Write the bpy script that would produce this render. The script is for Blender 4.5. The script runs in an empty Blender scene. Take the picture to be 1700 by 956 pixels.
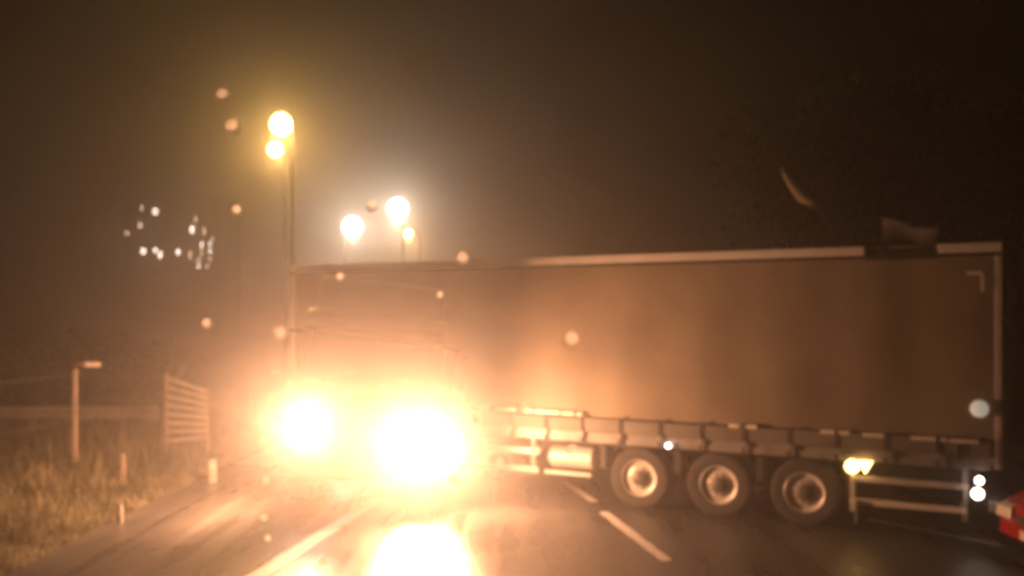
import bpy, bmesh, math, random
from mathutils import Vector, Matrix, Euler, noise

R = math.radians
random.seed(7)
SC = bpy.context.scene
COL = SC.collection

# ------------------------------------------------------------------ camera
CAM_H, F_PX, HORIZ = 3.1, 1500.0, 525.0
cam_d = bpy.data.cameras.new("camera")
cam = bpy.data.objects.new("camera", cam_d)
COL.objects.link(cam)
cam.location = (0, 0, CAM_H)
cam.rotation_euler = (R(90), 0, 0)
cam_d.sensor_width = 36.0
cam_d.lens = F_PX / 1700.0 * 36.0
cam_d.shift_y = (HORIZ - 478.0) / 1700.0
cam_d.clip_start = 0.05
cam_d.clip_end = 2000
cam_d.dof.use_dof = True
cam_d.dof.focus_distance = 2.2
cam_d.dof.aperture_fstop = 2.4
SC.camera = cam

# ------------------------------------------------------------------ world (night) and a trace of moonlight
world = bpy.data.worlds.new("World")
SC.world = world
world.use_nodes = True
wt = world.node_tree
wt.nodes.clear()
wo = wt.nodes.new("ShaderNodeOutputWorld")
wb = wt.nodes.new("ShaderNodeBackground")
sky = wt.nodes.new("ShaderNodeTexSky")
sky.sky_type = 'NISHITA'
sky.sun_disc = False
sky.sun_elevation = R(20)
sky.sun_rotation = R(160)
tint = wt.nodes.new("ShaderNodeMix")
tint.data_type = 'RGBA'
tint.blend_type = 'MULTIPLY'
tint.inputs[0].default_value = 1.0
tint.inputs[7].default_value = (1.0, 0.72, 0.14, 1)      # town light on low cloud
wt.links.new(sky.outputs[0], tint.inputs[6])
wt.links.new(tint.outputs[2], wb.inputs[0])
wb.inputs[1].default_value = 0.0004
wt.links.new(wb.outputs[0], wo.inputs[0])

sun_d = bpy.data.lights.new("moon", 'SUN')
sun_d.energy = 0.006
sun_d.angle = R(8)
sun_d.color = (1.0, 0.85, 0.65)
sun = bpy.data.objects.new("moon", sun_d)
sun.rotation_euler = (R(70), 0, R(20))
COL.objects.link(sun)

# ------------------------------------------------------------------ render look
SC.view_settings.view_transform = 'Standard'
SC.view_settings.look = 'None'
SC.view_settings.exposure = 0.3
SC.view_settings.gamma = 1.0
SC.view_settings.use_curve_mapping = False
cy = SC.cycles
cy.use_denoising = True
try:
    cy.denoiser = 'OPENIMAGEDENOISE'
except Exception:
    pass
cy.volume_bounces = 1
cy.max_bounces = 6
cy.diffuse_bounces = 2
cy.glossy_bounces = 2
cy.transparent_max_bounces = 12
cy.sample_clamp_indirect = 4.0
cy.filter_width = 2.6
cy.caustics_reflective = False
cy.caustics_refractive = False

# tunables of the headlamps, the added side fill and the mist
BEAM_W = (1750.0, 2700.0)      # dipped beams thrown forward
SIDE_W = (1900.0, 1500.0)        # added fill spots that brighten the trailer side and verge
HEAD_C = (1.0, 0.44, 0.21)
HAZE_D, HAZE_G = 0.010, 0.885

# ------------------------------------------------------------------ helpers
def P(x, y, Y):
    """photo pixel at depth Y -> place in the scene"""
    return Vector(((x - 850.0) * Y / F_PX, Y, CAM_H - (y - HORIZ) * Y / F_PX))

def G(x, y):
    """photo pixel lying on level ground"""
    Y = CAM_H * F_PX / (y - HORIZ)
    return Vector(((x - 850.0) * Y / F_PX, Y, 0))

def tag(o, label=None, cat=None, group=None, kind=None):
    if label: o["label"] = label
    if cat: o["category"] = cat
    if group: o["group"] = group
    if kind: o["kind"] = kind
    return o

def empty(name, loc=(0, 0, 0), rz=0.0):
    o = bpy.data.objects.new(name, None)
    o.empty_display_size = 0.3
    o.location = loc
    o.rotation_euler = (0, 0, rz)
    COL.objects.link(o)
    return o

class MB:
    def __init__(self):
        self.bm = bmesh.new()
    def _add(self, vs, fs):
        v = [self.bm.verts.new(p) for p in vs]
        for f in fs:
            try: self.bm.faces.new([v[i] for i in f])
            except ValueError: pass
        return v
    def box(self, c, s, rot=None, taper=1.0):
        c = Vector(c)
        m = rot if rot is not None else Matrix.Identity(3)
        vs = []
        for z in (-.5, .5):
            k = taper if z > 0 else 1.0
            for (x, y) in ((-.5, -.5), (.5, -.5), (.5, .5), (-.5, .5)):
                vs.append(c + m @ Vector((x * s[0] * k, y * s[1] * k, z * s[2])))
        self._add(vs, [(3, 2, 1, 0), (4, 5, 6, 7), (0, 1, 5, 4), (1, 2, 6, 5), (2, 3, 7, 6), (3, 0, 4, 7)])
        return self
    def tube(self, pts, rad, n=8, cap=True):
        pts = [Vector(p) for p in pts]
        if not isinstance(rad, (list, tuple)): rad = [rad] * len(pts)
        rings = []
        for i, p in enumerate(pts):
            d = (pts[min(i + 1, len(pts) - 1)] - pts[max(i - 1, 0)]).normalized()
            a = d.cross(Vector((0, 0, 1)))
            if a.length < 1e-3: a = d.cross(Vector((1, 0, 0)))
            a.normalize()
            b = d.cross(a)
            rings.append([self.bm.verts.new(p + (a * math.cos(t) + b * math.sin(t)) * rad[i])
                          for t in (2 * math.pi * k / n for k in range(n))])
        for i in range(len(rings) - 1):
            for k in range(n):
                self.bm.faces.new((rings[i][k], rings[i][(k + 1) % n], rings[i + 1][(k + 1) % n], rings[i + 1][k]))
        if cap:
            self.bm.faces.new(rings[0][::-1]); self.bm.faces.new(rings[-1])
        return self
    def lathe(self, prof, n=32, axis='y', c=(0, 0, 0), caps=(True, True)):
        """prof: list of (radius, along axis)"""
        c = Vector(c)
        rings = []
        for (r, h) in prof:
            ring = []
            for k in range(n):
                t = 2 * math.pi * k / n
                u, w = r * math.cos(t), r * math.sin(t)
                p = {'y': (u, h, w), 'z': (u, w, h), 'x': (h, u, w)}[axis]
                ring.append(self.bm.verts.new(c + Vector(p)))
            rings.append(ring)
        for i in range(len(rings) - 1):
            for k in range(n):
                self.bm.faces.new((rings[i][k], rings[i][(k + 1) % n], rings[i + 1][(k + 1) % n], rings[i + 1][k]))
        if caps[0]: self.bm.faces.new(rings[0])
        if caps[1]: self.bm.faces.new(rings[-1])
        return self
    def prism(self, poly, a, b, axis='x'):
        """poly: 2d outline swept from a to b along axis"""
        def q(u, w, h):
            return {'x': (h, u, w), 'y': (u, h, w), 'z': (u, w, h)}[axis]
        n = len(poly)
        vs = [q(u, w, a) for u, w in poly] + [q(u, w, b) for u, w in poly]
        fs = [tuple(range(n))[::-1], tuple(range(n, 2 * n))]
        for i in range(n):
            j = (i + 1) % n
            fs.append((i, j, n + j, n + i))
        self._add(vs, fs)
        return self
    def build(self, name, mat, parent=None, bevel=0.0, smooth=None, xf=None):
        bm = self.bm
        if xf is not None: bmesh.ops.transform(bm, matrix=xf, verts=bm.verts)
        bmesh.ops.recalc_face_normals(bm, faces=bm.faces)
        if bevel > 0:
            es = [e for e in bm.edges if len(e.link_faces) == 2 and e.calc_face_angle(0) > R(30)]
            bmesh.ops.bevel(bm, geom=es, offset=bevel, segments=2, affect='EDGES', profile=0.6, clamp_overlap=True)
        me = bpy.data.meshes.new(name)
        bm.to_mesh(me); bm.free()
        if smooth is not None:
            for p in me.polygons: p.use_smooth = True
            me.set_sharp_from_angle(angle=R(smooth))
        me.materials.append(mat)
        o = bpy.data.objects.new(name, me)
        COL.objects.link(o)
        if parent is not None: o.parent = parent
        return o

def copy_part(o, parent, loc=None):
    c = o.copy(); COL.objects.link(c); c.parent = parent
    if loc is not None: c.location = loc
    return c

def copy_tree(o, parent=None):
    c = o.copy(); COL.objects.link(c); c.parent = parent
    for ch in list(o.children): copy_tree(ch, c)
    return c

# ------------------------------------------------------------------ materials
def mat(name, col, rough=0.6, metal=0.0, var=0.25, scale=6.0, bump=0.0, bscale=40.0, spec=0.5, col2=None, coat=0.0):
    m = bpy.data.materials.new(name)
    m.use_nodes = True
    nt = m.node_tree
    b = nt.nodes["Principled BSDF"]
    tc = nt.nodes.new("ShaderNodeTexCoord")
    nz = nt.nodes.new("ShaderNodeTexNoise")
    nz.inputs["Scale"].default_value = scale
    nz.inputs["Detail"].default_value = 6
    nt.links.new(tc.outputs["Object"], nz.inputs["Vector"])
    rp = nt.nodes.new("ShaderNodeValToRGB")
    c2 = col2 or tuple(c * (1 - var) for c in col)
    rp.color_ramp.elements[0].position = 0.32
    rp.color_ramp.elements[1].position = 0.68
    rp.color_ramp.elements[0].color = (*c2, 1)
    rp.color_ramp.elements[1].color = (*col, 1)
    nt.links.new(nz.outputs["Fac"], rp.inputs[0])
    nt.links.new(rp.outputs[0], b.inputs["Base Color"])
    mr = nt.nodes.new("ShaderNodeMapRange")
    mr.inputs[3].default_value = max(0.02, rough - 0.12)
    mr.inputs[4].default_value = min(1, rough + 0.12)
    nt.links.new(nz.outputs["Fac"], mr.inputs[0])
    nt.links.new(mr.outputs[0], b.inputs["Roughness"])
    b.inputs["Metallic"].default_value = metal
    b.inputs["Specular IOR Level"].default_value = spec
    b.inputs["Coat Weight"].default_value = coat
    if bump > 0:
        n2 = nt.nodes.new("ShaderNodeTexNoise")
        n2.inputs["Scale"].default_value = bscale
        n2.inputs["Detail"].default_value = 5
        nt.links.new(tc.outputs["Object"], n2.inputs["Vector"])
        bp = nt.nodes.new("ShaderNodeBump")
        bp.inputs["Strength"].default_value = bump
        bp.inputs["Distance"].default_value = 0.02
        nt.links.new(n2.outputs["Fac"], bp.inputs["Height"])
        nt.links.new(bp.outputs[0], b.inputs["Normal"])
    return m

def glow(name, col, strength, base=(0.6, 0.6, 0.6), sample=False):
    m = mat(name, base, 0.3, var=0.05)
    b = m.node_tree.nodes["Principled BSDF"]
    b.inputs["Emission Color"].default_value = (*col, 1)
    b.inputs["Emission Strength"].default_value = strength
    m.cycles.emission_sampling = 'FRONT' if sample else 'NONE'
    return m

def leafy(name, c1, c2, trans=0.35):
    m = bpy.data.materials.new(name)
    m.use_nodes = True
    nt = m.node_tree
    nt.nodes.clear()
    out = nt.nodes.new("ShaderNodeOutputMaterial")
    d = nt.nodes.new("ShaderNodeBsdfDiffuse")
    t = nt.nodes.new("ShaderNodeBsdfTranslucent")
    mx = nt.nodes.new("ShaderNodeMixShader")
    mx.inputs[0].default_value = trans
    tc = nt.nodes.new("ShaderNodeTexCoord")
    nz = nt.nodes.new("ShaderNodeTexNoise"); nz.inputs["Scale"].default_value = 1.7; nz.inputs["Detail"].default_value = 8
    nt.links.new(tc.outputs["Object"], nz.inputs["Vector"])
    rp = nt.nodes.new("ShaderNodeValToRGB")
    rp.color_ramp.elements[0].position = 0.35; rp.color_ramp.elements[1].position = 0.65
    rp.color_ramp.elements[0].color = (*c1, 1); rp.color_ramp.elements[1].color = (*c2, 1)
    nt.links.new(nz.outputs["Fac"], rp.inputs[0])
    for s in (d, t): nt.links.new(rp.outputs[0], s.inputs[0])
    nt.links.new(d.outputs[0], mx.inputs[1]); nt.links.new(t.outputs[0], mx.inputs[2])
    nt.links.new(mx.outputs[0], out.inputs[0])
    return m

def wet_road():
    m = bpy.data.materials.new("wet_asphalt")
    m.use_nodes = True
    nt = m.node_tree
    b = nt.nodes["Principled BSDF"]
    tc = nt.nodes.new("ShaderNodeTexCoord")
    big = nt.nodes.new("ShaderNodeTexNoise"); big.inputs["Scale"].default_value = 0.45; big.inputs["Detail"].default_value = 7
    nt.links.new(tc.outputs["Object"], big.inputs["Vector"])
    # wheel tracks run along the road: stretched noise
    mp = nt.nodes.new("ShaderNodeMapping"); mp.inputs["Scale"].default_value = (2.6, 0.07, 1)
    nt.links.new(tc.outputs["Object"], mp.inputs[0])
    trk = nt.nodes.new("ShaderNodeTexNoise"); trk.inputs["Scale"].default_value = 1.2; trk.inputs["Detail"].default_value = 4
    nt.links.new(mp.outputs[0], trk.inputs["Vector"])
    grit = nt.nodes.new("ShaderNodeTexNoise"); grit.inputs["Scale"].default_value = 34; grit.inputs["Detail"].default_value = 4
    nt.links.new(tc.outputs["Object"], grit.inputs["Vector"])
    ad = nt.nodes.new("ShaderNodeMath"); ad.operation = 'ADD'
    nt.links.new(big.outputs["Fac"], ad.inputs[0]); nt.links.new(trk.outputs["Fac"], ad.inputs[1])
    rp = nt.nodes.new("ShaderNodeValToRGB")
    rp.color_ramp.elements[0].position = 0.36; rp.color_ramp.elements[1].position = 0.66
    rp.color_ramp.elements[0].color = (0.028, 0.028, 0.028, 1); rp.color_ramp.elements[1].color = (0.11, 0.105, 0.10, 1)
    hf = nt.nodes.new("ShaderNodeMath"); hf.operation = 'MULTIPLY'; hf.inputs[1].default_value = 0.5
    nt.links.new(ad.outputs[0], hf.inputs[0])
    nt.links.new(hf.outputs[0], rp.inputs[0])
    nt.links.new(rp.outputs[0], b.inputs["Base Color"])
    mr = nt.nodes.new("ShaderNodeMapRange")
    mr.inputs[1].default_value = 0.38; mr.inputs[2].default_value = 0.62
    mr.inputs[3].default_value = 0.18; mr.inputs[4].default_value = 0.46
    nt.links.new(hf.outputs[0], mr.inputs[0])
    nt.links.new(mr.outputs[0], b.inputs["Roughness"])
    bp = nt.nodes.new("ShaderNodeBump"); bp.inputs["Strength"].default_value = 0.45; bp.inputs["Distance"].default_value = 0.02
    nt.links.new(grit.outputs["Fac"], bp.inputs["Height"])
    nt.links.new(bp.outputs[0], b.inputs["Normal"])
    return m

M = {}
M['road'] = wet_road()
M['soil'] = mat("verge_soil", (0.10, 0.085, 0.05), 0.9, var=0.5, scale=1.5, bump=0.6, bscale=12, col2=(0.05, 0.055, 0.025))
M['paint'] = mat("road_paint", (0.84, 0.82, 0.78), 0.45, var=0.32, scale=14, bump=0.3)
M['curtain'] = mat("curtain_fabric", (0.255, 0.205, 0.145), 0.55, var=0.30, scale=0.9, bump=0.12, bscale=6)
M['valance'] = mat("valance_fabric", (0.17, 0.155, 0.13), 0.6, var=0.25, scale=2)
M['rail'] = mat("pale_rail_paint", (0.80, 0.77, 0.72), 0.45, 0.0, var=0.12, scale=3)
M['alu'] = mat("dull_aluminium", (0.66, 0.63, 0.6), 0.45, 0.2, var=0.2, scale=4)
M['steel'] = mat("grey_painted_steel", (0.30, 0.29, 0.28), 0.5, 0.2, var=0.35, scale=5)
M['dark'] = mat("black_chassis", (0.035, 0.033, 0.03), 0.6, 0.1, var=0.4, scale=5)
M['rubber'] = mat("tyre_rubber", (0.045, 0.042, 0.04), 0.75, var=0.3, scale=12, bump=0.2)
M['rim'] = mat("silver_wheel_paint", (0.72, 0.69, 0.64), 0.4, 0.2, var=0.25, scale=7)
M['hub'] = mat("hub_grey", (0.17, 0.155, 0.14), 0.5, 0.3, var=0.3, scale=14)
M['tape'] = mat("pale_reflective_tape", (0.85, 0.78, 0.66), 0.35, var=0.12, scale=20)
M['strap'] = mat("webbing_strap", (0.06, 0.05, 0.045), 0.8, var=0.3, scale=15)
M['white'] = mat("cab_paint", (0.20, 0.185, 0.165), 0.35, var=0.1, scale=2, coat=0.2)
M['glass'] = mat("dark_glass", (0.015, 0.017, 0.018), 0.08, var=0.1, spec=0.6)
M['plastic'] = mat("black_plastic", (0.03, 0.03, 0.03), 0.5, var=0.3)
M['red'] = mat("red_car_paint", (0.42, 0.02, 0.02), 0.22, var=0.1, scale=2, coat=0.8)
M['wood'] = mat("weathered_wood", (0.42, 0.34, 0.26), 0.8, var=0.45, scale=5, bump=0.4, bscale=25)
M['galv'] = mat("galvanised_steel", (0.50, 0.47, 0.42), 0.45, 0.35, var=0.3, scale=3)
M['wire'] = mat("fence_wire", (0.3, 0.28, 0.25), 0.5, 0.5)
M['pole'] = mat("lamp_post_steel", (0.03, 0.03, 0.028), 0.7, 0.0, var=0.2)
M['bark'] = mat("bark", (0.085, 0.065, 0.045), 0.9, var=0.5, scale=6, bump=0.6, bscale=14)
M['limb'] = mat("bare_limb", (0.20, 0.16, 0.11), 0.9, var=0.4, scale=8, bump=0.5)
M['leaf'] = leafy("tree_leaves", (0.03, 0.05, 0.012), (0.085, 0.10, 0.03))
M['hedge'] = leafy("hedge_leaves", (0.06, 0.06, 0.02), (0.13, 0.11, 0.04))
M['grass'] = leafy("verge_grass", (0.13, 0.13, 0.07), (0.34, 0.31, 0.21), 0.4)
M['wall'] = mat("render_wall", (0.25, 0.23, 0.2), 0.9, var=0.15, scale=1, bump=0.2)
M['frame'] = mat("window_frame", (0.4, 0.38, 0.35), 0.6)
M['lens_head'] = glow("headlamp_lens", (1.0, 0.9, 0.75), 60.0)
M['lens_amber'] = glow("amber_marker", (1.0, 0.55, 0.16), 9.0)
M['lens_white'] = glow("white_marker", (1.0, 0.80, 0.66), 8.0)
M['lens_dim'] = glow("dull_white_marker", (1.0, 0.88, 0.70), 0.28)
M['lens_red'] = mat("red_tail_lamp", (0.4, 0.02, 0.02), 0.2)
M['lens_sodium'] = glow("sodium_lamp", (1.0, 0.62, 0.16), 40.0)
M['lens_street'] = glow("white_street_lamp", (1.0, 0.83, 0.66), 60.0)
M['pane_lit'] = glow("lit_pane", (1.0, 0.80, 0.66), 5.0)
M['pane_warm'] = glow("warm_lit_pane", (1.0, 0.68, 0.45), 2.2)
M['pane_dark'] = M['glass']

def rain_mat():
    m = bpy.data.materials.new("raindrop_water")
    m.use_nodes = True
    nt = m.node_tree
    nt.nodes.clear()
    out = nt.nodes.new("ShaderNodeOutputMaterial")
    t = nt.nodes.new("ShaderNodeBsdfGlass")
    t.inputs["Color"].default_value = (1, 1, 1, 1)
    t.inputs["Roughness"].default_value = 0.5
    t.inputs["IOR"].default_value = 1.33
    nt.links.new(t.outputs[0], out.inputs[0])
    return m
M['rain'] = rain_mat()

# ------------------------------------------------------------------ the setting: ground, road, markings
def verge_z(x, y):
    """level beside the road, a low bumpy bank to the left"""
    d = -6.0 - x
    base = -0.05
    if d > 0:
        k = min(1.0, d / 2.2)
        base = -0.05 + 0.22 * k * k * (3 - 2 * k)
        base += 0.06 * k * noise.noise(Vector((x * 0.7, y * 0.7, 0.3)))
    return base

def make_ground():
    bm = bmesh.new()
    xs = [-200, -120, -70, -45, -30, -24] + [-20 + 0.4 * i for i in range(36)] + [-5.6, 0, 6, 13, 20, 40, 90, 200]
    ys = [-40, -15, 0, 4] + [6 + 0.5 * i for i in range(50)] + [33, 38, 46, 60, 90, 150, 300]
    vv = [[bm.verts.new((x, y, verge_z(x, y))) for x in xs] for y in ys]
    for j in range(len(ys) - 1):
        for i in range(len(xs) - 1):
            bm.faces.new((vv[j][i], vv[j][i + 1], vv[j + 1][i + 1], vv[j + 1][i]))
    me = bpy.data.meshes.new("ground"); bm.to_mesh(me); bm.free()
    for p in me.polygons: p.use_smooth = True
    me.materials.append(M['soil'])
    o = bpy.data.objects.new("ground", me); COL.objects.link(o)
    return tag(o, kind="structure")
make_ground()

def sheet(name, pts, z, m, parent=None):
    bm = bmesh.new()
    bm.faces.new([bm.verts.new((p[0], p[1], z)) for p in pts])
    bmesh.ops.recalc_face_normals(bm, faces=bm.faces)
    me = bpy.data.meshes.new(name); bm.to_mesh(me); bm.free()
    me.materials.append(m)
    o = bpy.data.objects.new(name, me); COL.objects.link(o)
    if parent: o.parent = parent
    return o

# carriageway with a ragged left edge where the verge grows over it
left = [(-6.05 + 0.10 * noise.noise(Vector((0, y * 0.6, 4))) + (0.25 if y > 17 else 0), y) for y in [-38 + 1.5 * i for i in range(220)]]
bm = bmesh.new()
rows = [(bm.verts.new((x, y, 0)), bm.verts.new((12.0, y, 0))) for x, y in left]
for a, b in zip(rows, rows[1:]): bm.faces.new((a[0], a[1], b[1], b[0]))
me = bpy.data.meshes.new("road"); bm.to_mesh(me); bm.free(); me.materials.append(M['road'])
road = bpy.data.objects.new("road", me); COL.objects.link(road)
tag(road, kind="structure")

def strip(name, a, b, w, lab=None, z=0.004):
    """painted strip with slightly worn, uneven ends and sides"""
    a, b = Vector((a[0], a[1], 0)), Vector((b[0], b[1], 0))
    d = (b - a).normalized(); n = Vector((-d.y, d.x, 0))
    L = (b - a).length
    k = max(3, int(L / 0.25))
    rnd = random.Random(int(abs(a.x * 97 + a.y * 31)))
    bm = bmesh.new()
    ra = []
    for i in range(k + 1):
        p = a + d * (L * i / k)
        e = 0.010
        ra.append((bm.verts.new((*(p + n * (w / 2 + rnd.uniform(-e, e))).xy, z)), bm.verts.new((*(p - n * (w / 2 + rnd.uniform(-e, e))).xy, z))))
    for p, q in zip(ra, ra[1:]): bm.faces.new((p[0], p[1], q[1], q[0]))
    bmesh.ops.recalc_face_normals(bm, faces=bm.faces)
    me = bpy.data.meshes.new(name); bm.to_mesh(me); bm.free(); me.materials.append(M['paint'])
    o = bpy.data.objects.new(name, me); COL.objects.link(o); o.parent = road
    if lab: o["label"] = lab
    return o

A, B = G(428, 956), G(612, 838)
dAB = (B - A).normalized()
strip("edge_line", A - dAB * 3.0, B + dAB * 1.5, 0.24, "broad solid white line left of the lane")
strip("lane_dash", G(936, 799), G(986, 833), 0.15)
strip("lane_dash", G(1001, 850), G(1107, 931), 0.16)
c, d = G(1001, 850), G(1107, 931)
dd = (d - c).normalized()
strip("lane_dash", d + dd * 2.2, d + dd * 5.2, 0.16)
strip("far_line", G(1440, 862), G(1660, 905), 0.10, "faint narrow line behind the trailer wheels")

# ------------------------------------------------------------------ verge grass (stuff)
def make_grass():
    rnd = random.Random(3)
    vs, fs = [], []
    def blade(x, y, h, w, lean):
        z = verge_z(x, y)
        a = rnd.uniform(0, 6.28)
        ux, uy = math.cos(a) * w, math.sin(a) * w
        la = rnd.uniform(0, 6.28)
        lx, ly = math.cos(la) * lean, math.sin(la) * lean
        i = len(vs)
        vs.extend([(x - ux, y - uy, z - .02), (x + ux, y + uy, z - .02),
                   (x + ux * .7 + lx * .4, y + uy * .7 + ly * .4, z + h * .6), (x - ux * .7 + lx * .4, y - uy * .7 + ly * .4, z + h * .6),
                   (x + lx, y + ly, z + h)])
        fs.extend([(i, i + 1, i + 2, i + 3), (i + 3, i + 2, i + 4)])
    n = 0
    while n < 15000:
        y = 8.5 + 24 * rnd.random() ** 1.3
        x = -6.05 - 9.0 * rnd.random() ** 1.5
        if x < -0.62 * y - 1: continue
        den = noise.noise(Vector((x * .8, y * .8, 9)))
        if den < -0.15 and rnd.random() < .75: continue
        near = min(1, (-6.05 - x) / 1.2)
        h = (0.08 + 0.26 * rnd.random()) * (0.45 + 0.75 * near) * (1.0 + .9 * max(0, den))
        blade(x, y, h, rnd.uniform(.006, .014), h * rnd.uniform(.15, .8))
        n += 1
    for i in range(260):                                  # tall dry stems
        y = rnd.uniform(12, 22); x = -6.7 - 3.5 * rnd.random()
        h = rnd.uniform(.5, .95)
        blade(x, y, h, .008, h * rnd.uniform(.05, .3))
    me = bpy.data.meshes.new("verge_grass"); me.from_pydata(vs, [], fs); me.materials.append(M['grass'])
    o = bpy.data.objects.new("verge_grass", me); COL.objects.link(o)
    tag(o, "rough pale grass and weeds on the verge left of the road", "grass", kind="stuff")
make_grass()

# ------------------------------------------------------------------ wheels
def tyre_mesh(r, w):
    return [(r * .60, -w * .46), (r * .72, -w * .5), (r * .93, -w * .49), (r * .985, -w * .42), (r, -w * .30), (r * .985, -w * .28), (r, -w * .2),
            (r, -w * .03), (r * .985, 0), (r, w * .03), (r, w * .2), (r * .985, w * .28), (r, w * .30), (r * .985, w * .42), (r * .93, w * .49), (r * .72, w * .5), (r * .60, w * .46)]

def make_wheel(parent, loc, r, w, out, bright=True):
    """axle along local y; out = +1 / -1 side that shows"""
    t = MB().lathe(tyre_mesh(r, w), 40, caps=(False, False)).build("wheel", M['rubber'], parent, smooth=40)
    t.location = loc
    h = w / 2 * out
    rim = MB().lathe([(r * .60, h * .95), (r * .585, h * .98), (r * .56, h * .92), (r * .535, h * .80), (r * .47, h * .70), (r * .36, h * .72),
                      (r * .34, h * .76), (r * .30, h * .78), (r * .02, h * .78)], 36, caps=(False, True)).build("rim", M['rim'] if bright else M['steel'], t, smooth=35)
    hub = MB().lathe([(r * .25, h * .70), (r * .25, h * .92), (r * .20, h * 1.0), (r * .02, h * 1.02)], 24)
    for k in range(10):
        a = 2 * math.pi * k / 10
        hub.lathe([(r * .03, h * .70), (r * .03, h * .84), (r * .005, h * .85)], 6, c=(r * .32 * math.cos(a), 0, r * .32 * math.sin(a)))
    hub.build("hub", M['hub'], t, smooth=35)
    return t

# ------------------------------------------------------------------ curtain-sided trailer lying across the road
TL, TW, TTOP, TBOT, TRAVE = 12.4, 2.5, 4.10, 1.02, 1.42
T_DIR = Vector((-0.885, 0.466, 0)).normalized()
T_OUT = Vector((T_DIR.y * -1, T_DIR.x, 0))              # local +y, towards the camera
rear_corner = Vector((6.57, 12.1, 0))
t_root = empty("curtain_trailer", rear_corner - T_OUT * TW / 2, math.atan2(T_DIR.y, T_DIR.x))
tag(t_root, "long tan curtain-sided semi-trailer jackknifed across the wet road", "trailer")

def curtain(side):
    """gently billowing fabric between roof rail and side rave"""
    bm = bmesh.new()
    nx, nz = 90, 14
    y0 = side * (TW / 2)
    z0, z1 = TRAVE + .02, TTOP - .13
    grid = []
    for i in range(nx + 1):
        x = .10 + (TL - .2) * i / nx
        col = []
        for k in range(nz + 1):
            u = k / nz
            z = z0 + (z1 - z0) * u
            env = math.sin(math.pi * u)
            b = .010 * math.sin(2 * math.pi * x / 1.25) * (0.3 + .7 * env) + .030 * env * noise.noise(Vector((x * .45, z * .5, 2))) + .006 * noise.noise(Vector((x * 3, z * .6, 5)))
            col.append(bm.verts.new((x, y0 - side * .045 + side * b, z)))
        grid.append(col)
    for i in range(nx):
        for k in range(nz):
            bm.faces.new((grid[i][k], grid[i + 1][k], grid[i + 1][k + 1], grid[i][k + 1]))
    bmesh.ops.recalc_face_normals(bm, faces=bm.faces)
    me = bpy.data.meshes.new("curtain"); bm.to_mesh(me); bm.free()
    for p in me.polygons: p.use_smooth = True
    me.materials.append(M['curtain'])
    o = bpy.data.objects.new("curtain", me); COL.objects.link(o); o.parent = t_root
    return o
for s in (1, -1): curtain(s)
HW = TW / 2
# the roof sheet, torn up near the rear (one flap peeled and lifted)
MB().box((TL / 2, 0, TTOP - .03), (TL - .04, TW - .10, .035)).build("roof", M['alu'], t_root)
for s in (1, -1):
    if s == 1:
        for (a, b) in ((1.73, TL), (0.0, .78)):
            rl = MB().box(((a + b) / 2, s * (HW - .02), TTOP - .065), (b - a, .07, .13)).build("roof_rail", M['rail'], t_root, bevel=.012)
            MB().box(((a + b) / 2, s * (HW - .015), TTOP - .155), (b - a, .05, .05)).build("rail_lip", M['dark'], rl)
    else:
        MB().box((TL / 2, s * (HW - .02), TTOP - .065), (TL, .07, .13)).build("roof_rail", M['rail'], t_root, bevel=.012)
# peeled flap
fl = MB()
bmf = fl.bm
flv = []
for i in range(11):
    u = i / 10
    x = .84 + .66 * u
    row = []
    for k in range(7):
        w = k / 6
        lift = (.34 + .10 * u - .05 * math.sin(5.0 * u)) * w
        yy = HW - .04 - .10 * w + .16 * w * w * w + .03 * math.sin(7 * u + 2 * w)
        row.append(bmf.verts.new((x - .06 * w * (1 - u), yy, TTOP - .10 + lift + .012 * noise.noise(Vector((u * 5, w * 4, 1))))))
    flv.append(row)
for i in range(10):
    for k in range(6):
        bmf.faces.new((flv[i][k], flv[i + 1][k], flv[i + 1][k + 1], flv[i][k + 1]))
bmesh.ops.solidify(bmf, geom=list(bmf.faces), thickness=.012)
fo = fl.build("torn_roof_flap", M['valance'], t_root, smooth=50)
fo["label"] = "torn flap of roof sheet standing up near the rear"
MB().box((1.255, HW - .08, TTOP - .13), (.93, .10, .14)).build("exposed_roof_edge", M['dark'], t_root)
# corner posts, rear doors, front wall, floor and rave
for s in (1, -1):
    MB().box((.045, s * (HW - .05), (TTOP + TBOT) / 2), (.09, .10, TTOP - TBOT - .03)).build("corner_post", M['alu'], t_root, bevel=.012)
    MB().box((TL - .045, s * (HW - .05), (TTOP + TBOT) / 2), (.09, .10, TTOP - TBOT - .03)).build("corner_post", M['alu'], t_root, bevel=.012)
for s in (1, -1):
    dr = MB().box((.02, s * .58, (TTOP + TBOT) / 2), (.05, 1.13, TTOP - TBOT - .2)).build("rear_door", M['alu'], t_root, bevel=.01)
    for q in (.22, .42):
        MB().tube([(-.03, s * q, TBOT + .1), (-.03, s * q, TTOP - .15)], .018, 8).build("locking_bar", M['steel'], dr)
MB().box((TL - .03, 0, (TTOP + TBOT) / 2), (.06, TW - .22, TTOP - TBOT - .1)).build("front_wall", M['alu'], t_root)
MB().box((TL / 2, 0, TBOT + .10), (TL - .10, TW - .14, .14)).build("floor", M['dark'], t_root)
for s in (1, -1):
    MB().box((TL / 2, s * (HW - .035), TBOT + .085), (TL - .20, .05, .17)).build("side_rave", M['steel'], t_root, bevel=.01)
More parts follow.
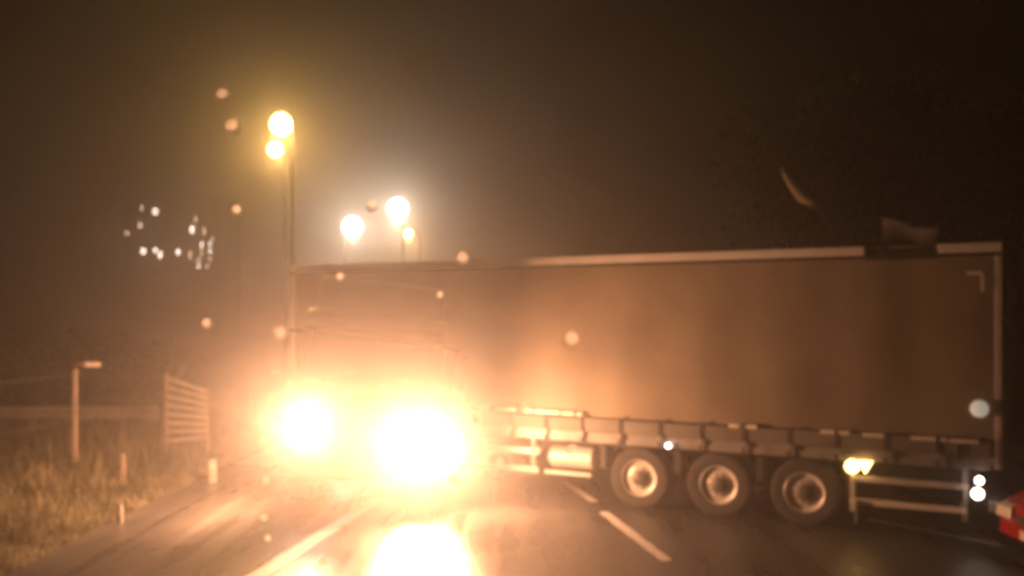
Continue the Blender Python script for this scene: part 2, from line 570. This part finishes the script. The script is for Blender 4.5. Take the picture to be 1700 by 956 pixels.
# curtain valance in overlapping panels with straps, buckles and reflective tape
for s in (1, -1):
    x = .12
    i = 0
    rnd = random.Random(12 + s)
    while x < TL - .3:
        w = min(.66, TL - .12 - x)
        b = rnd.uniform(-.012, .012)
        MB().box((x + w / 2, s * (HW + .004 + b * .3), (TRAVE + TBOT + .13) / 2 + .02 + b), (w - .035, .018, TRAVE - TBOT - .17)).build("valance_panel", M['valance'], t_root, bevel=.004)
        st = MB().box((x, s * (HW + .022), (TRAVE + TBOT) / 2 + .02), (.05, .010, TRAVE - TBOT + .04)).build("strap", M['strap'], t_root)
        MB().box((x, s * (HW + .036), TBOT + .14), (.062, .022, .10)).build("buckle", M['steel'], st, bevel=.004)
        x += .665; i += 1
def tape(x0, x1, z0, z1):
    MB().box(((x0 + x1) / 2, HW + .022, (z0 + z1) / 2), (abs(x1 - x0), .006, abs(z1 - z0))).build("reflective_tape", M['tape'], t_root)
def tx(px):                                            # local x of a photo column on the near side
    # point on the side plane seen at that column
    k = (px - 850.0) / F_PX
    # rear_corner + t*T_DIR : X = k*Y
    return (rear_corner.x - k * rear_corner.y) / (k * T_DIR.y - T_DIR.x)
for (a, b, z) in ((1512, 1572, 1.405), (1576, 1625, 1.40), (1432, 1470, 1.41), (1362, 1386, 1.42), (1389, 1410, 1.42), (1232, 1257, 1.43), (1210, 1227, 1.43),
                  (958, 966, 1.475), (933, 953, 1.48), (888, 929, 1.485), (872, 884, 1.49), (822, 858, 1.50), (780, 816, 1.51)):
    tape(tx(a), tx(b), z - .028, z + .028)
tape(.43, .24, 3.66, 3.71)
tape(.265, .22, 3.43, 3.66)
# chassis beams, axles, wheels, guards
for s in (1, -1):
    MB().box((TL / 2 - .2, s * .5, .86), (TL - 1.0, .10, .30)).build("chassis_beam", M['dark'], t_root)
for xx in (tx(1335), tx(1192), tx(1060)):
    MB().tube([(xx, -1.0, .5), (xx, 1.0, .5)], .065, 10).build("axle", M['dark'], t_root)
    make_wheel(t_root, (xx, HW - .21, .5), .5, .38, 1)
    make_wheel(t_root, (xx, -HW + .21, .5), .5, .38, -1)
w1, w3 = tx(1060), tx(1335)
for s in (1, -1):                                      # mudguards between and over the wheels
    for xx in (w1 + .62, (w1 + tx(1192)) / 2, (w3 + tx(1192)) / 2, w3 - .62):
        MB().box((xx, s * (HW - .22), .79), (.10, .36, .36)).build("mud_flap", M['plastic'], t_root, bevel=.01)
    MB().box(((w1 + w3) / 2, s * (HW - .22), 1.005 + .0), (w1 - w3 + 1.2, .36, .018)).build("mudguard", M['plastic'], t_root)
MB().box((w3 - .72, HW - .10, .30), (.02, .26, .34)).build("mud_flap", M['galv'], t_root, bevel=.004)
# rear side guard, a closed rectangle of square tube
xa, xb = tx(1411), tx(1606)
gz0, gz1 = .44, .77
gd = MB().box(((xa + xb) / 2, HW - .05, gz0), (xa - xb, .05, .085)).build("side_guard_rail", M['tape'], t_root, bevel=.008)
MB().box(((xa + xb) / 2, HW - .05, gz1), (xa - xb, .05, .085)).build("side_guard_rail", M['alu'], t_root, bevel=.008)
MB().box((xa - .03, HW - .055, (gz0 + gz1) / 2 + .10), (.07, .04, gz1 - gz0 + .50)).build("guard_stay", M['alu'], t_root, bevel=.006)
MB().box((xb + .03, HW - .055, (gz0 + gz1) / 2 + .10), (.07, .04, gz1 - gz0 + .50)).build("guard_stay", M['steel'], t_root, bevel=.006)
MB().box((.10, 0, .52), (.12, TW - .1, .14)).build("rear_bumper", M['steel'], t_root, bevel=.01)
for s in (1, -1):
    MB().box((.35, s * .5, .72), (.10, .08, .32)).build("bumper_bracket", M['dark'], t_root)
# front side guard, air tank, landing legs
for z in (.48, .80):
    MB().box((8.25, HW - .06, z), (2.6, .04, .10)).build("side_guard_rail", M['alu'], t_root, bevel=.008)
for xx in (7.05, 8.3, 9.4):
    MB().box((xx, HW - .09, .78), (.06, .05, .62)).build("guard_stay", M['steel'], t_root)
MB().lathe([(.02, 5.95), (.12, 5.96), (.19, 6.03), (.19, 6.78), (.12, 6.85), (.02, 6.86)], 24, 'x', (0, HW - .35, .70)).build("air_tank", M['alu'], t_root, smooth=40)
MB().box((6.42, HW - .12, .46), (.85, .05, .06)).build("tank_bracket", M['alu'], t_root, bevel=.006)
for s in (1, -1):
    lg = MB().box((9.9, s * .75, .66), (.13, .13, .72)).build("landing_leg", M['steel'], t_root, bevel=.01)
    MB().box((9.9, s * .75, .285), (.28, .24, .04)).build("foot_plate", M['dark'], lg)
# lamps
def lamp_part(name, x, z, r, m, parent=t_root, depth=.05):
    o = MB().lathe([(r * 1.15, 0), (r * 1.15, depth * .5), (r, depth * .7), (r * .7, depth), (.003, depth * 1.1)], 16, 'y', (x, HW + .012, z)).build(name, m, parent, smooth=50)
    return o
def tri_lamp(x, z, r, m):
    o = MB().prism([(x - r, z + r * .8), (x + r, z + r * .8), (x, z - r)], HW, HW + .05, 'y').build("marker_lamp", m, t_root, bevel=.008)
    return o
o = lamp_part("marker_lamp", tx(1415), .945, .085, M['lens_amber']); o["label"] = "bright round amber side lamp"
o = tri_lamp(tx(1437), .955, .10, M['lens_amber']); o["label"] = "amber triangular lamp beside the round one"
o = lamp_part("marker_lamp", tx(1626), .88, .045, M['lens_white']); o["label"] = "small white corner lamp"
o = lamp_part("marker_lamp", tx(1623), .70, .065, M['lens_white']); o["label"] = "warm white corner lamp under the small one"
o = lamp_part("marker_lamp", tx(1626), 1.85, .10, M['lens_dim']); o["label"] = "dull round white lamp low on the rear corner"
o = lamp_part("marker_lamp", tx(1110), 1.06, .035, M['lens_white']); o["label"] = "tiny white lamp above the wheel gap"
MB().box((.52, HW + .02, 1.25), (.04, .03, .22)).build("reflector_bracket", M['dark'], t_root)

# ------------------------------------------------------------------ tractor unit, facing the camera with its headlamps on
kp = rear_corner + T_DIR * (TL - 1.2) - T_OUT * HW
front = Vector(((592 - 850) / F_PX * 14.6, 14.6, 0))
ax = (kp - front); ax.z = 0
c_root = empty("tractor_unit", front, math.atan2(ax.y, ax.x) - R(90))
tag(c_root, "lorry tractor unit facing us, both headlamps glaring, folded against its trailer", "lorry")
LIST = Matrix.Translation((0, 0, .6)) @ Matrix.Rotation(R(7), 4, 'Y') @ Matrix.Translation((0, 0, -.6))
CW, CD = 2.36, 1.50
side = [(0.02, .95), (0.0, 1.75), (.10, 2.0), (.26, 2.95), (.55, 3.12), (CD, 3.15), (CD, .95)]
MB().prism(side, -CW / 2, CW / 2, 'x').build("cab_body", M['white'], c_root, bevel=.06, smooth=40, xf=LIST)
# wind deflector on the roof
MB().prism([(.42, 3.14), (.55, 3.28), (.95, 3.62), (1.35, 3.72), (CD - .02, 3.72), (CD - .02, 3.16)], -CW / 2 + .12, CW / 2 - .12, 'x').build("roof_deflector", M['white'], c_root, bevel=.05, smooth=40, xf=LIST)
# windscreen, visor, wipers
w = MB()
w._add([(-1.05, -.005 + .09, 2.0), (1.05, .085, 2.0), (1.0, .235, 2.86), (-1.0, .235, 2.86), (-1.05, .13, 2.0), (1.05, .13, 2.0), (1.0, .28, 2.86), (-1.0, .28, 2.86)],
       [(0, 1, 2, 3), (7, 6, 5, 4), (0, 4, 5, 1), (1, 5, 6, 2), (2, 6, 7, 3), (3, 7, 4, 0)])
ws = w.build("windscreen", M['glass'], c_root, xf=LIST)
for x0 in (-.75, .1):
    MB().tube([(x0, .06, 1.98), (x0 + .55, .09, 2.18)], .014, 6).build("wiper", M['plastic'], ws, xf=LIST)
MB().prism([(-.12, 2.80), (-.10, 2.86), (.24, 2.98), (.24, 2.93)], -1.1, 1.1, 'x').build("sun_visor", M['plastic'], c_root, bevel=.01, xf=LIST)
# grille with separate slats
gr = MB().box((0, -.005, 1.42), (1.46, .05, .62)).build("grille", M['plastic'], c_root, bevel=.015, xf=LIST)
for k in range(5):
    MB().box((0, -.045, 1.19 + .115 * k), (1.36, .04, .05)).build("slat", M['steel'], gr, bevel=.008, xf=LIST)
# bumper with lamp pods
bp = MB().prism([(-.14, .48), (-.18, .62), (-.16, 1.02), (.05, 1.06), (.35, 1.06), (.35, .42), (-.06, .42)], -CW / 2 - .02, CW / 2 + .02, 'x').build("bumper", M['white'], c_root, bevel=.035, smooth=40, xf=LIST)
MB().box((0, -.19, .70), (.54, .02, .12)).build("number_plate", M['tape'], bp, xf=LIST)
HEADX = .845
HEADZ = (1.20, 1.19)
for i, sx in enumerate((-1, 1)):
    hz = (1.27, 1.17)[i]
    hl = MB().prism([(sx * .62, hz - .14), (sx * .62, hz + .13), (sx * 1.08, hz + .15), (sx * 1.13, hz - .02), (sx * 1.06, hz - .15)], -.20, -.10, 'y').build("headlight", M['plastic'], c_root, bevel=.02, xf=LIST)
    for q, rr in ((HEADX, .15),):
        MB().lathe([(rr, 0), (rr * .97, -.02), (rr * .7, -.045), (.003, -.055)], 24, 'y', (sx * q, -.20, hz)).build("lens", M['lens_head'], hl, smooth=50, xf=LIST)
    MB().lathe([(.05, 0), (.045, -.02), (.003, -.03)], 16, 'y', (sx * 1.03, -.20, hz)).build("indicator", M['lens_dim'], hl, smooth=50, xf=LIST)
    ld = bpy.data.lights.new("headlight_beam", 'SPOT')
    ld.energy = BEAM_W[i]; ld.color = HEAD_C; ld.shadow_soft_size = .09
    ld.spot_size = R((96, 115)[i]); ld.spot_blend = 1.0
    lo = bpy.data.objects.new("headlight_beam", ld); COL.objects.link(lo); lo.parent = hl
    lo.location = LIST @ Vector((sx * HEADX, -.30, hz))
    lo.rotation_euler = (R(90), 0, 0)
    lo.rotation_euler = Vector((0, -1, (.30, -.03)[i])).to_track_quat('-Z', 'Y').to_euler()
    ld = bpy.data.lights.new("cab_side_fill", 'SPOT')  # added fill outside the headlamp, aimed sideways at trailer and verge
    ld.spot_size = R(178); ld.spot_blend = (.5, .9)[i]
    ld.energy = SIDE_W[i]; ld.color = HEAD_C; ld.shadow_soft_size = .09
    lo = bpy.data.objects.new("cab_side_fill", ld); COL.objects.link(lo); lo.parent = hl
    lo.location = LIST @ Vector((sx * 1.24, -.24, hz))
    lo.rotation_euler = Vector((sx * .95, (-.02, -.72)[i], .05)).to_track_quat('-Z', 'Y').to_euler()
# cab roof markers, mirrors, steps, door seams
for sx in (-1, 1):
    arm = MB().tube([(sx * 1.16, .22, 2.75), (sx * 1.42, .08, 2.72)], .022, 8).build("mirror_arm", M['plastic'], c_root, xf=LIST)
    MB().box((sx * 1.46, .07, 2.35), (.24, .10, .68)).build("mirror", M['plastic'], arm, bevel=.03, xf=LIST)
    dr = MB().box((sx * (CW / 2 + .004), .80, 1.85), (.012, .95, 1.6)).build("door", M['white'], c_root, bevel=.005, xf=LIST)
    MB().box((sx * (CW / 2 + .014), .78, 2.32), (.012, .78, .58)).build("side_window", M['glass'], dr, xf=LIST)
    MB().box((sx * (CW / 2 + .03), 1.12, 1.75), (.03, .16, .03)).build("handle", M['plastic'], dr, xf=LIST)
    for z in (.5, .8):
        MB().box((sx * (CW / 2 - .12), .42, z), (.22, .28, .03)).build("step", M['galv'], c_root)
for s in (-.42, .42):
    MB().box((s, 2.75, .78), (.09, 5.2, .24)).build("chassis_beam", M['dark'], c_root)
W90 = R(90)
for yy, n in ((.98, 1), (ax.length - .15, 1)):
    for sx in (-1, 1):
        wl = make_wheel(c_root, (sx * 1.02, yy, .5), .5, .32, 1)
        wl.rotation_euler = (0, 0, R(-90) * sx)
fw = MB().box((0, ax.length, .96), (.8, .8, .06)).build("fifth_wheel", M['dark'], c_root, bevel=.02)

# ------------------------------------------------------------------ red car at the right edge (its rear corner shows)
r_root = empty("red_car", (6.22 + 3.9, 10.75, 0), R(180))
tag(r_root, "red hatchback nosing into the picture at the right edge", "car")
body = MB()
out = [(.06, .30), (.0, .55), (.04, .92), (.10, 1.02), (.55, 1.08), (2.5, 1.02), (3.55, .92), (3.85, .72), (3.9, .34), (3.6, .26), (.4, .26)]
body.prism(out, -.84, .84, 'y').build("body", M['red'], r_root, bevel=.07, smooth=45)
cabin = MB()
pts = []
for (x, z, w) in ((.10, 1.02, .76), (.42, 1.42, .60), (1.9, 1.46, .60), (2.75, 1.02, .74)):
    pts += [(x, -w, z), (x, w, z)]
cabin._add(pts, [(0, 1, 3, 2), (2, 3, 5, 4), (4, 5, 7, 6), (0, 2, 4, 6), (7, 5, 3, 1), (0, 6, 7, 1)])
cb = cabin.build("roof", M['red'], r_root, bevel=.04, smooth=45)
for s in (-1, 1):
    g = MB(); g._add([(.55, s * .735, 1.10), (.62, s * .625, 1.38), (1.85, s * .615, 1.40), (2.35, s * .735, 1.10), (.55, s * .755, 1.10), (.62, s * .645, 1.38), (1.85, s * .635, 1.40), (2.35, s * .755, 1.10)],
                     [(0, 1, 2, 3), (7, 6, 5, 4), (0, 4, 5, 1), (1, 5, 6, 2), (2, 6, 7, 3), (3, 7, 4, 0)])
    g.build("side_window", M['glass'], cb)
    hd = MB().prism([(3.915, .56), (3.90, .70), (3.62, .83), (3.60, .70)], s * .52, s * .852, 'y').build("headlamp", M['alu'], r_root, bevel=.02)
    MB().prism([(-.012, .74), (.0, .98), (.30, 1.00), (.26, .78)], s * .70, s * .862, 'y').build("tail_lamp", M['lens_red'], r_root, bevel=.02)
    for x in (.72, 3.15):
        make_wheel(r_root, (x, s * .74, .31), .31, .2, s)
MB().box((.0, 0, .46), (.12, 1.62, .24)).build("rear_bumper", M['plastic'], r_root, bevel=.04)
MB().box((-.03, 0, .78), (.02, .52, .11)).build("number_plate", M['tape'], r_root)
MB().box((3.925, 0, .44), (.02, .52, .11)).build("number_plate", M['tape'], r_root)
MB().box((3.90, 0, .60), (.04, .8, .10)).build("grille", M['plastic'], r_root)
g = MB(); g._add([(.115, -.62, 1.10), (.36, -.50, 1.39), (.36, .50, 1.39), (.115, .62, 1.10), (.15, -.62, 1.10), (.40, -.5, 1.39), (.40, .5, 1.39), (.15, .62, 1.10)],
                 [(0, 1, 2, 3), (7, 6, 5, 4), (0, 4, 5, 1), (1, 5, 6, 2), (2, 6, 7, 3), (3, 7, 4, 0)])
g.build("rear_window", M['glass'], cb)

# ------------------------------------------------------------------ street lamps
def street_lamp(px, py, Y, dx, m, watts, col, label, head=.22):
    p = P(px, py, Y)
    root = empty("street_lamp", (p.x + dx, p.y, 0))
    tag(root, label, "street lamp", "street lamps beyond the lorry")
    MB().tube([(0, 0, -.1), (0, 0, 1.2), (0, 0, 1.25), (0, 0, p.z - .4)], [.08, .08, .05, .035], 10).build("pole", M['pole'], root, smooth=40)
    MB().tube([(0, 0, p.z - .4), (-dx * .05, 0, p.z - .05), (-dx * .3, 0, p.z + head + .05), (-dx * .85, 0, p.z + head + .06)], .035, 8).build("arm", M['pole'], root, smooth=60)
    hd = MB().prism([(-dx - .20, p.z + head + .01), (-dx - .14, p.z + head + .08), (-dx + .14, p.z + head + .08), (-dx + .20, p.z + head + .01)], -.13, .13, 'y').build("lamp_head", M['pole'], root, bevel=.03)
    MB().lathe([(head * max(.02, math.sin(t)), -head * math.cos(t)) for t in (math.pi * k / 12 for k in range(13))], 20, 'z', (-dx, 0, p.z)).build("lens", m, hd, smooth=50)
    ld = bpy.data.lights.new("street_light", 'POINT'); ld.energy = watts; ld.color = col; ld.shadow_soft_size = .12
    lo = bpy.data.objects.new("street_light", ld); COL.objects.link(lo); lo.parent = hd
    lo.location = (-dx, 0, p.z - head - .14)
    return root
SOD = (1.0, .50, .12)
WHT = (1.0, .74, .52)
street_lamp(467, 207, 23.0, .3, M['lens_sodium'], 230, SOD, "tall amber street lamp, highest light above the lorry", .27)
street_lamp(457, 248, 27.5, .3, M['lens_sodium'], 130, SOD, "amber street lamp just below the highest one", .21)
street_lamp(660, 346, 41.0, .25, M['lens_street'], 230, WHT, "bright white street lamp above the lorry cab, the right one", .42)
street_lamp(585, 376, 49.0, -.4, M['lens_street'], 190, WHT, "white street lamp left of the brightest white one, lower", .48)
street_lamp(678, 388, 62.0, .8, M['lens_sodium'], 300, SOD, "small far amber street lamp under the bright white one", .26)

# ------------------------------------------------------------------ fence, panel, guard rail, stakes on the left
f_root = empty("wire_fence", (0, 0, 0))
p1, p2 = Vector((-8.17, 16.9, 0)), Vector((-7.58, 19.8, 0))
p0 = p1 + (p1 - p2)
f_root.location = p1
tag(f_root, "thin wooden post and wire fence on the left verge", "fence")
for p, h in ((p0, 2.1), (p1, 2.12), (p2, 1.86)):
    q = p - p1
    z0 = verge_z(p.x, p.y) - .1
    po = MB().box((q.x, q.y, (z0 + h) / 2), (.085, .085, h - z0), taper=.85).build("post", M['wood'], f_root, bevel=.01)
for f in (.96, .55):
    a = Vector((p0.x - p1.x, p0.y - p1.y, 2.1 * f)); b = Vector((0, 0, 2.12 * f)); c = Vector((p2.x - p1.x, p2.y - p1.y, 1.86 * f))
    MB().tube([a, (a + b) / 2 - Vector((0, 0, .04)), b, (b + c) / 2 - Vector((0, 0, .04)), c], .004, 5).build("wire", M['wire'], f_root)
MB().box((.33, -.02, 2.20), (.30, .02, .09)).build("plate", M['tape'], f_root, bevel=.004)
MB().box((.12, -.02, 2.20), (.22, .02, .03)).build("plate_arm", M['wood'], f_root)

s_root = empty("slatted_panel", p2 + Vector((.06, -.10, 0)))
tag(s_root, "narrow slatted wooden panel with a sloping top beside the second fence post", "panel")
hw = .88
tops = lambda u: 1.80 - .30 * u
bots = lambda u: .33 + .10 * u
for k, u in enumerate((0.0, 1.0)):
    MB().box((u * hw, 0, (tops(u) + bots(u)) / 2 - (.12 if u else 0)), (.055, .05, tops(u) - bots(u) + .12 + (.24 if u else 0))).build("stile", M['wood'], s_root, bevel=.006)
for k in range(8):
    t = k / 7
    za = bots(0) + .06 + (tops(0) - bots(0) - .10) * t
    zb = bots(1) + .04 + (tops(1) - bots(1) - .08) * t
    m3 = Euler((0, -math.atan2(zb - za, hw), 0)).to_matrix()
    MB().box((hw / 2, -.035, (za + zb) / 2), (hw + .03, .022, .085), rot=m3).build("slat", M['galv'], s_root, bevel=.005)

g_root = empty("guard_rail", (-11.6, 22.0, 0))
tag(g_root, "horizontal steel guard rail behind the fence on the left", "guard rail")
beam = [(-.01, .60), (.03, .64), (.03, .68), (-.02, .73), (-.02, .77), (.03, .82), (.03, .86), (-.01, .90), (-.025, .90), (.012, .855), (.012, .825), (-.04, .775), (-.04, .725), (.012, .675), (.012, .645), (-.025, .60)]
MB().prism([(-u, z) for u, z in beam], -5.5, 3.0, 'x').build("beam", M['galv'], g_root)
for xx in (-4.5, -2.3, -.1, 2.1):
    MB().box((xx, .09, .42), (.10, .12, .92)).build("post", M['steel'], g_root)

def stake(loc, h, w, m, label, name, cat, cap=None):
    o = empty(name, (loc.x, loc.y, 0))
    tag(o, label, cat)
    z0 = verge_z(loc.x, loc.y) - .06
    MB().box((0, 0, (z0 + h) / 2), (w, w * .8, h - z0), taper=.8).build("shaft", m, o, bevel=w * .12)
    if cap: MB().box((0, -w * .44, h - .10), (w * .7, .012, .12)).build("reflector", cap, o)
    else: MB().box((0, 0, h + .015), (w * .95, w * .8, .04), taper=.6).build("top", m, o)
    return o
stake(G(205, 812), .60, .075, M['wood'], "short weathered wooden stake in the grass between the fence posts", "wooden_stake", "stake")
stake(G(354, 800), .42, .14, M['galv'], "short pale marker post at the road edge beside the slatted panel", "marker_post", "marker post", M['alu'])
stake(G(199, 868), .28, .08, M['galv'], "tiny pale peg low in the grass near the road edge", "pale_peg", "peg", M['alu'])

# ------------------------------------------------------------------ hedge and trees
def leaf_cloud(name, m, parent, centre, rad, n, size, rnd, clumps=14, fill=.75):
    """leaf-sized quads gathered into clumps through an uneven volume"""
    vs, fs = [], []
    cs = []
    for i in range(clumps):
        d = Vector((rnd.gauss(0, 1), rnd.gauss(0, 1), rnd.gauss(0, 1))).normalized() * rnd.random() ** .4
        cs.append((Vector((d.x * rad[0], d.y * rad[1], d.z * rad[2])) * fill + Vector(centre), rnd.uniform(.25, .45)))
    mr = sum(rad) / 3
    for i in range(n):
        c, k = cs[rnd.randrange(clumps)]
        d = Vector((rnd.gauss(0, 1), rnd.gauss(0, 1), rnd.gauss(0, .8)))
        p = c + d * (k * mr * .55)
        a = Euler((rnd.uniform(0, 6.3), rnd.uniform(0, 6.3), rnd.uniform(0, 6.3))).to_matrix()
        s = size * rnd.uniform(.6, 1.4)
        j = len(vs)
        for q in ((-s, 0, 0), (0, -s * .45, 0), (s, 0, s * .2), (0, s * .45, 0)): vs.append(p + a @ Vector(q))
        fs.append((j, j + 1, j + 2, j + 3))
    me = bpy.data.meshes.new(name); me.from_pydata(vs, [], fs); me.materials.append(m)
    o = bpy.data.objects.new(name, me); COL.objects.link(o); o.parent = parent
    return o

def tree(loc, h, rad, label, seed, limb=None):
    rnd = random.Random(seed)
    root = empty("roadside_tree", loc)
    tag(root, label, "tree", "dark trees behind the trailer")
    tr = MB()
    tr.tube([(0, 0, -.1), (.05, 0, h * .25), (-.08, .05, h * .5), (.05, 0, h * .8)], [.26, .2, .14, .05], 10)
    for k in range(9):
        a = rnd.uniform(0, 6.28); z = h * rnd.uniform(.3, .72); L = rad * rnd.uniform(.5, .9)
        tr.tube([(0, 0, z), (math.cos(a) * L * .5, math.sin(a) * L * .5, z + L * .25), (math.cos(a) * L, math.sin(a) * L, z + L * .6)], [.09, .06, .02], 6)
    tr.build("trunk", M['bark'], root, smooth=50)
    leaf_cloud("crown", M['leaf'], root, (0, 0, h * .68), (rad, rad, h * .33), 5500, .13, rnd, 22)
    if limb:
        a, b = limb
        a = Vector(a) - Vector(loc); b = Vector(b) - Vector(loc)
        m_ = (a + b) / 2 + Vector((-.06, 0, -.04))
        MB().tube([(0, 0, h * .62), a * .5 + Vector((0, 0, h * .36)), a + Vector((-.02, .05, .05))], [.11, .08, .05], 8).build("bough", M['bark'], root, smooth=50)
        o = MB().tube([a, a.lerp(m_, .5), m_, b], [.05, .09, .11, .05], 8).build("broken_limb", M['limb'], root, smooth=50)
        o["label"] = "pale broken limb hanging down above the trailer"
    return root
tree((7.2, 19.6, -.05), 8.6, 2.6, "dark leafy tree rising behind the rear half of the trailer", 5, (P(1302, 285, 13.9), P(1378, 360, 13.5)))
tree((12.6, 22.5, -.05), 9.5, 3.0, "dark leafy tree beyond the trailer's rear end at right", 6)
tree((14.2, 38.0, -.05), 10.0, 3.2, "farther dark tree behind the middle of the trailer", 8)

h_root = empty("hedge", (-19, 31, 0))
tag(h_root, "low brownish hedge behind the guard rail at the left edge", "hedge")
rnd = random.Random(21)
hv = MB()
for k in range(12):
    x = -7 + 1.3 * k
    hv.tube([(x, 0, -.1), (x + rnd.uniform(-.2, .2), 0, 1.2)], [.05, .02], 6)
hv.build("stems", M['bark'], h_root)
leaf_cloud("foliage", M['hedge'], h_root, (0, 0, .85), (8.0, .8, .75), 9000, .10, rnd, 60, .95)

# ------------------------------------------------------------------ far block of flats with lit windows
BY = 130.0
b_root = empty("apartment_block", (P(285, 525, BY).x, BY, 0))
tag(b_root, "distant dark block of flats with a few lit windows", "building")
bx0, bx1 = (205 - 285) * BY / F_PX, (365 - 285) * BY / F_PX
bh = P(0, 322, BY).z
MB().box(((bx0 + bx1) / 2, 5.02, bh / 2 - .2), (bx1 - bx0, 10, bh + .4)).build("wall", M['wall'], b_root)
MB().box(((bx0 + bx1) / 2, 5.0, bh + .15), (bx1 - bx0 + .4, 10.4, .25)).build("roof_slab", M['frame'], b_root)
def window(px, py, wpx, hpx, m):
    c = P(px, py, BY) - Vector(b_root.location)
    k = BY / F_PX
    w_, h_ = wpx * k * .72, hpx * k * .75
    fr = MB()
    t = .05
    for (cx, cz, sx, sz) in ((0, h_ / 2 + t / 2, w_ + 2 * t, t), (0, -h_ / 2 - t / 2, w_ + 2 * t, t), (-w_ / 2 - t / 2, 0, t, h_), (w_ / 2 + t / 2, 0, t, h_)):
        fr.box((c.x + cx, -.03, c.z + cz), (sx, .09, sz))
    o = fr.build("window", M['frame'], b_root)
    MB().box((c.x, -.01, c.z), (w_, .02, h_)).build("pane", m, o)
L1, L2, DK = M['pane_lit'], M['pane_warm'], M['pane_dark']
for (a, b, w_, h_, m_) in ((236, 345, 5, 12, L2), (258, 351, 10, 13, L1), (233, 374, 9, 12, L2), (211, 387, 8, 9, L2), (238, 417, 11, 12, L1), (258, 415, 8, 10, L1), (266, 423, 9, 14, L1),
                           (296, 418, 9, 12, L1), (325, 364, 5, 14, L2), (319, 381, 9, 16, L1), (339, 384, 5, 16, L2), (353, 396, 5, 9, L2), (335, 407, 5, 14, L1), (335, 421, 5, 10, L2), (349, 405, 5, 9, L1),
                           (349, 417, 5, 10, L1), (349, 430, 5, 9, L2), (330, 432, 5, 12, L2), (330, 442, 5, 9, L1), (316, 423, 5, 18, L2), (344, 442, 5, 8, L2),
                           (278, 350, 9, 12, DK), (298, 350, 9, 12, DK), (258, 384, 9, 12, DK), (278, 384, 9, 12, DK), (298, 384, 9, 12, DK), (216, 417, 9, 12, DK), (216, 350, 9, 12, DK),
                           (236, 450, 9, 12, DK), (258, 450, 9, 12, DK), (278, 450, 9, 12, DK), (298, 450, 9, 12, DK), (216, 450, 9, 12, DK), (236, 482, 9, 12, DK), (258, 482, 9, 12, DK), (278, 482, 9, 12, DK)):
    window(a, b, w_, h_, m_)

# ------------------------------------------------------------------ rain in the air, lit by the headlamps
drops = [(388, 213, 1.25, 11, "left of the highest amber street lamp"), (395, 351, 1.5, 9, "between the amber lamp and the lit windows"),
         (467, 555, 1.2, 10, "above the left headlamp"), (565, 461, 1.7, 7, "high on the left of the lorry cab"), (420, 656, 1.9, 5, "left of the left headlamp"),
         (730, 490, 1.8, 6, "where the cab meets the trailer"), (767, 430, 1.3, 9, "on the trailer's top edge near the cab"), (946, 564, 1.15, 11, "in the middle of the trailer's left half, largest of all"),
         (790, 696, 1.4, 8, "just right of the right headlamp"), (859, 717, 1.6, 7, "under the pale tape at the trailer's left"), (866, 678, 1.5, 7, "on the pale tape at the trailer's left"),
         (890, 748, 1.5, 8, "below the trailer's left part"), (947, 744, 1.45, 8, "left of the foremost trailer wheel"), (829, 768, 1.3, 9, "low between the right headlamp and the lane dash"),
         (755, 799, 1.6, 8, "at the lower right of the right headlamp"), (345, 538, 1.5, 8, "above the slatted panel"), (370, 160, 1.3, 9, "at the upper left of the highest amber lamp"),
         (445, 797, 1.6, 7, "under the left headlamp"), (440, 858, 1.7, 6, "low left of the headlamp reflections"), (446, 893, 1.8, 6, "just above the broad white line's near end"),
         (532, 938, 1.6, 7, "at the bottom edge on the broad white line"), (618, 343, 1.6, 9, "left of the bright white street lamp")]
for (px, py, Y, r, where) in drops:
    Y *= .58
    rr = r * .85 * Y / F_PX
    prof = [(rr * math.sin(t) * (1 - .10 * math.cos(t)), -rr * math.cos(t) * (1.06 if math.cos(t) < 0 else .92)) for t in (math.pi * (k + .02) / 10.04 for k in range(11))]
    o = MB().lathe(prof, 14, 'z').build("raindrop", M['rain'], None, smooth=80)
    o.location = P(px, py, Y)
    tag(o, "pale round raindrop " + where, "raindrop", "raindrops catching the headlamps")

# ------------------------------------------------------------------ wet night air: mist added to carry the glare round the lamps
hz = MB().box((0, 130, 12.5), (410, 345, 28.0)).build("haze", bpy.data.materials.new("glow_mist"), None)
hm = hz.data.materials[0]
hm.use_nodes = True
nt = hm.node_tree
nt.nodes.clear()
out = nt.nodes.new("ShaderNodeOutputMaterial")
pv = nt.nodes.new("ShaderNodeVolumePrincipled")
pv.inputs["Color"].default_value = (0.9, 0.88, 0.85, 1)
pv.inputs["Density"].default_value = HAZE_D
pv.inputs["Anisotropy"].default_value = HAZE_G
nt.links.new(pv.outputs[0], out.inputs["Volume"])
tag(hz, "thin wet mist filling the night air", "mist", kind="stuff")
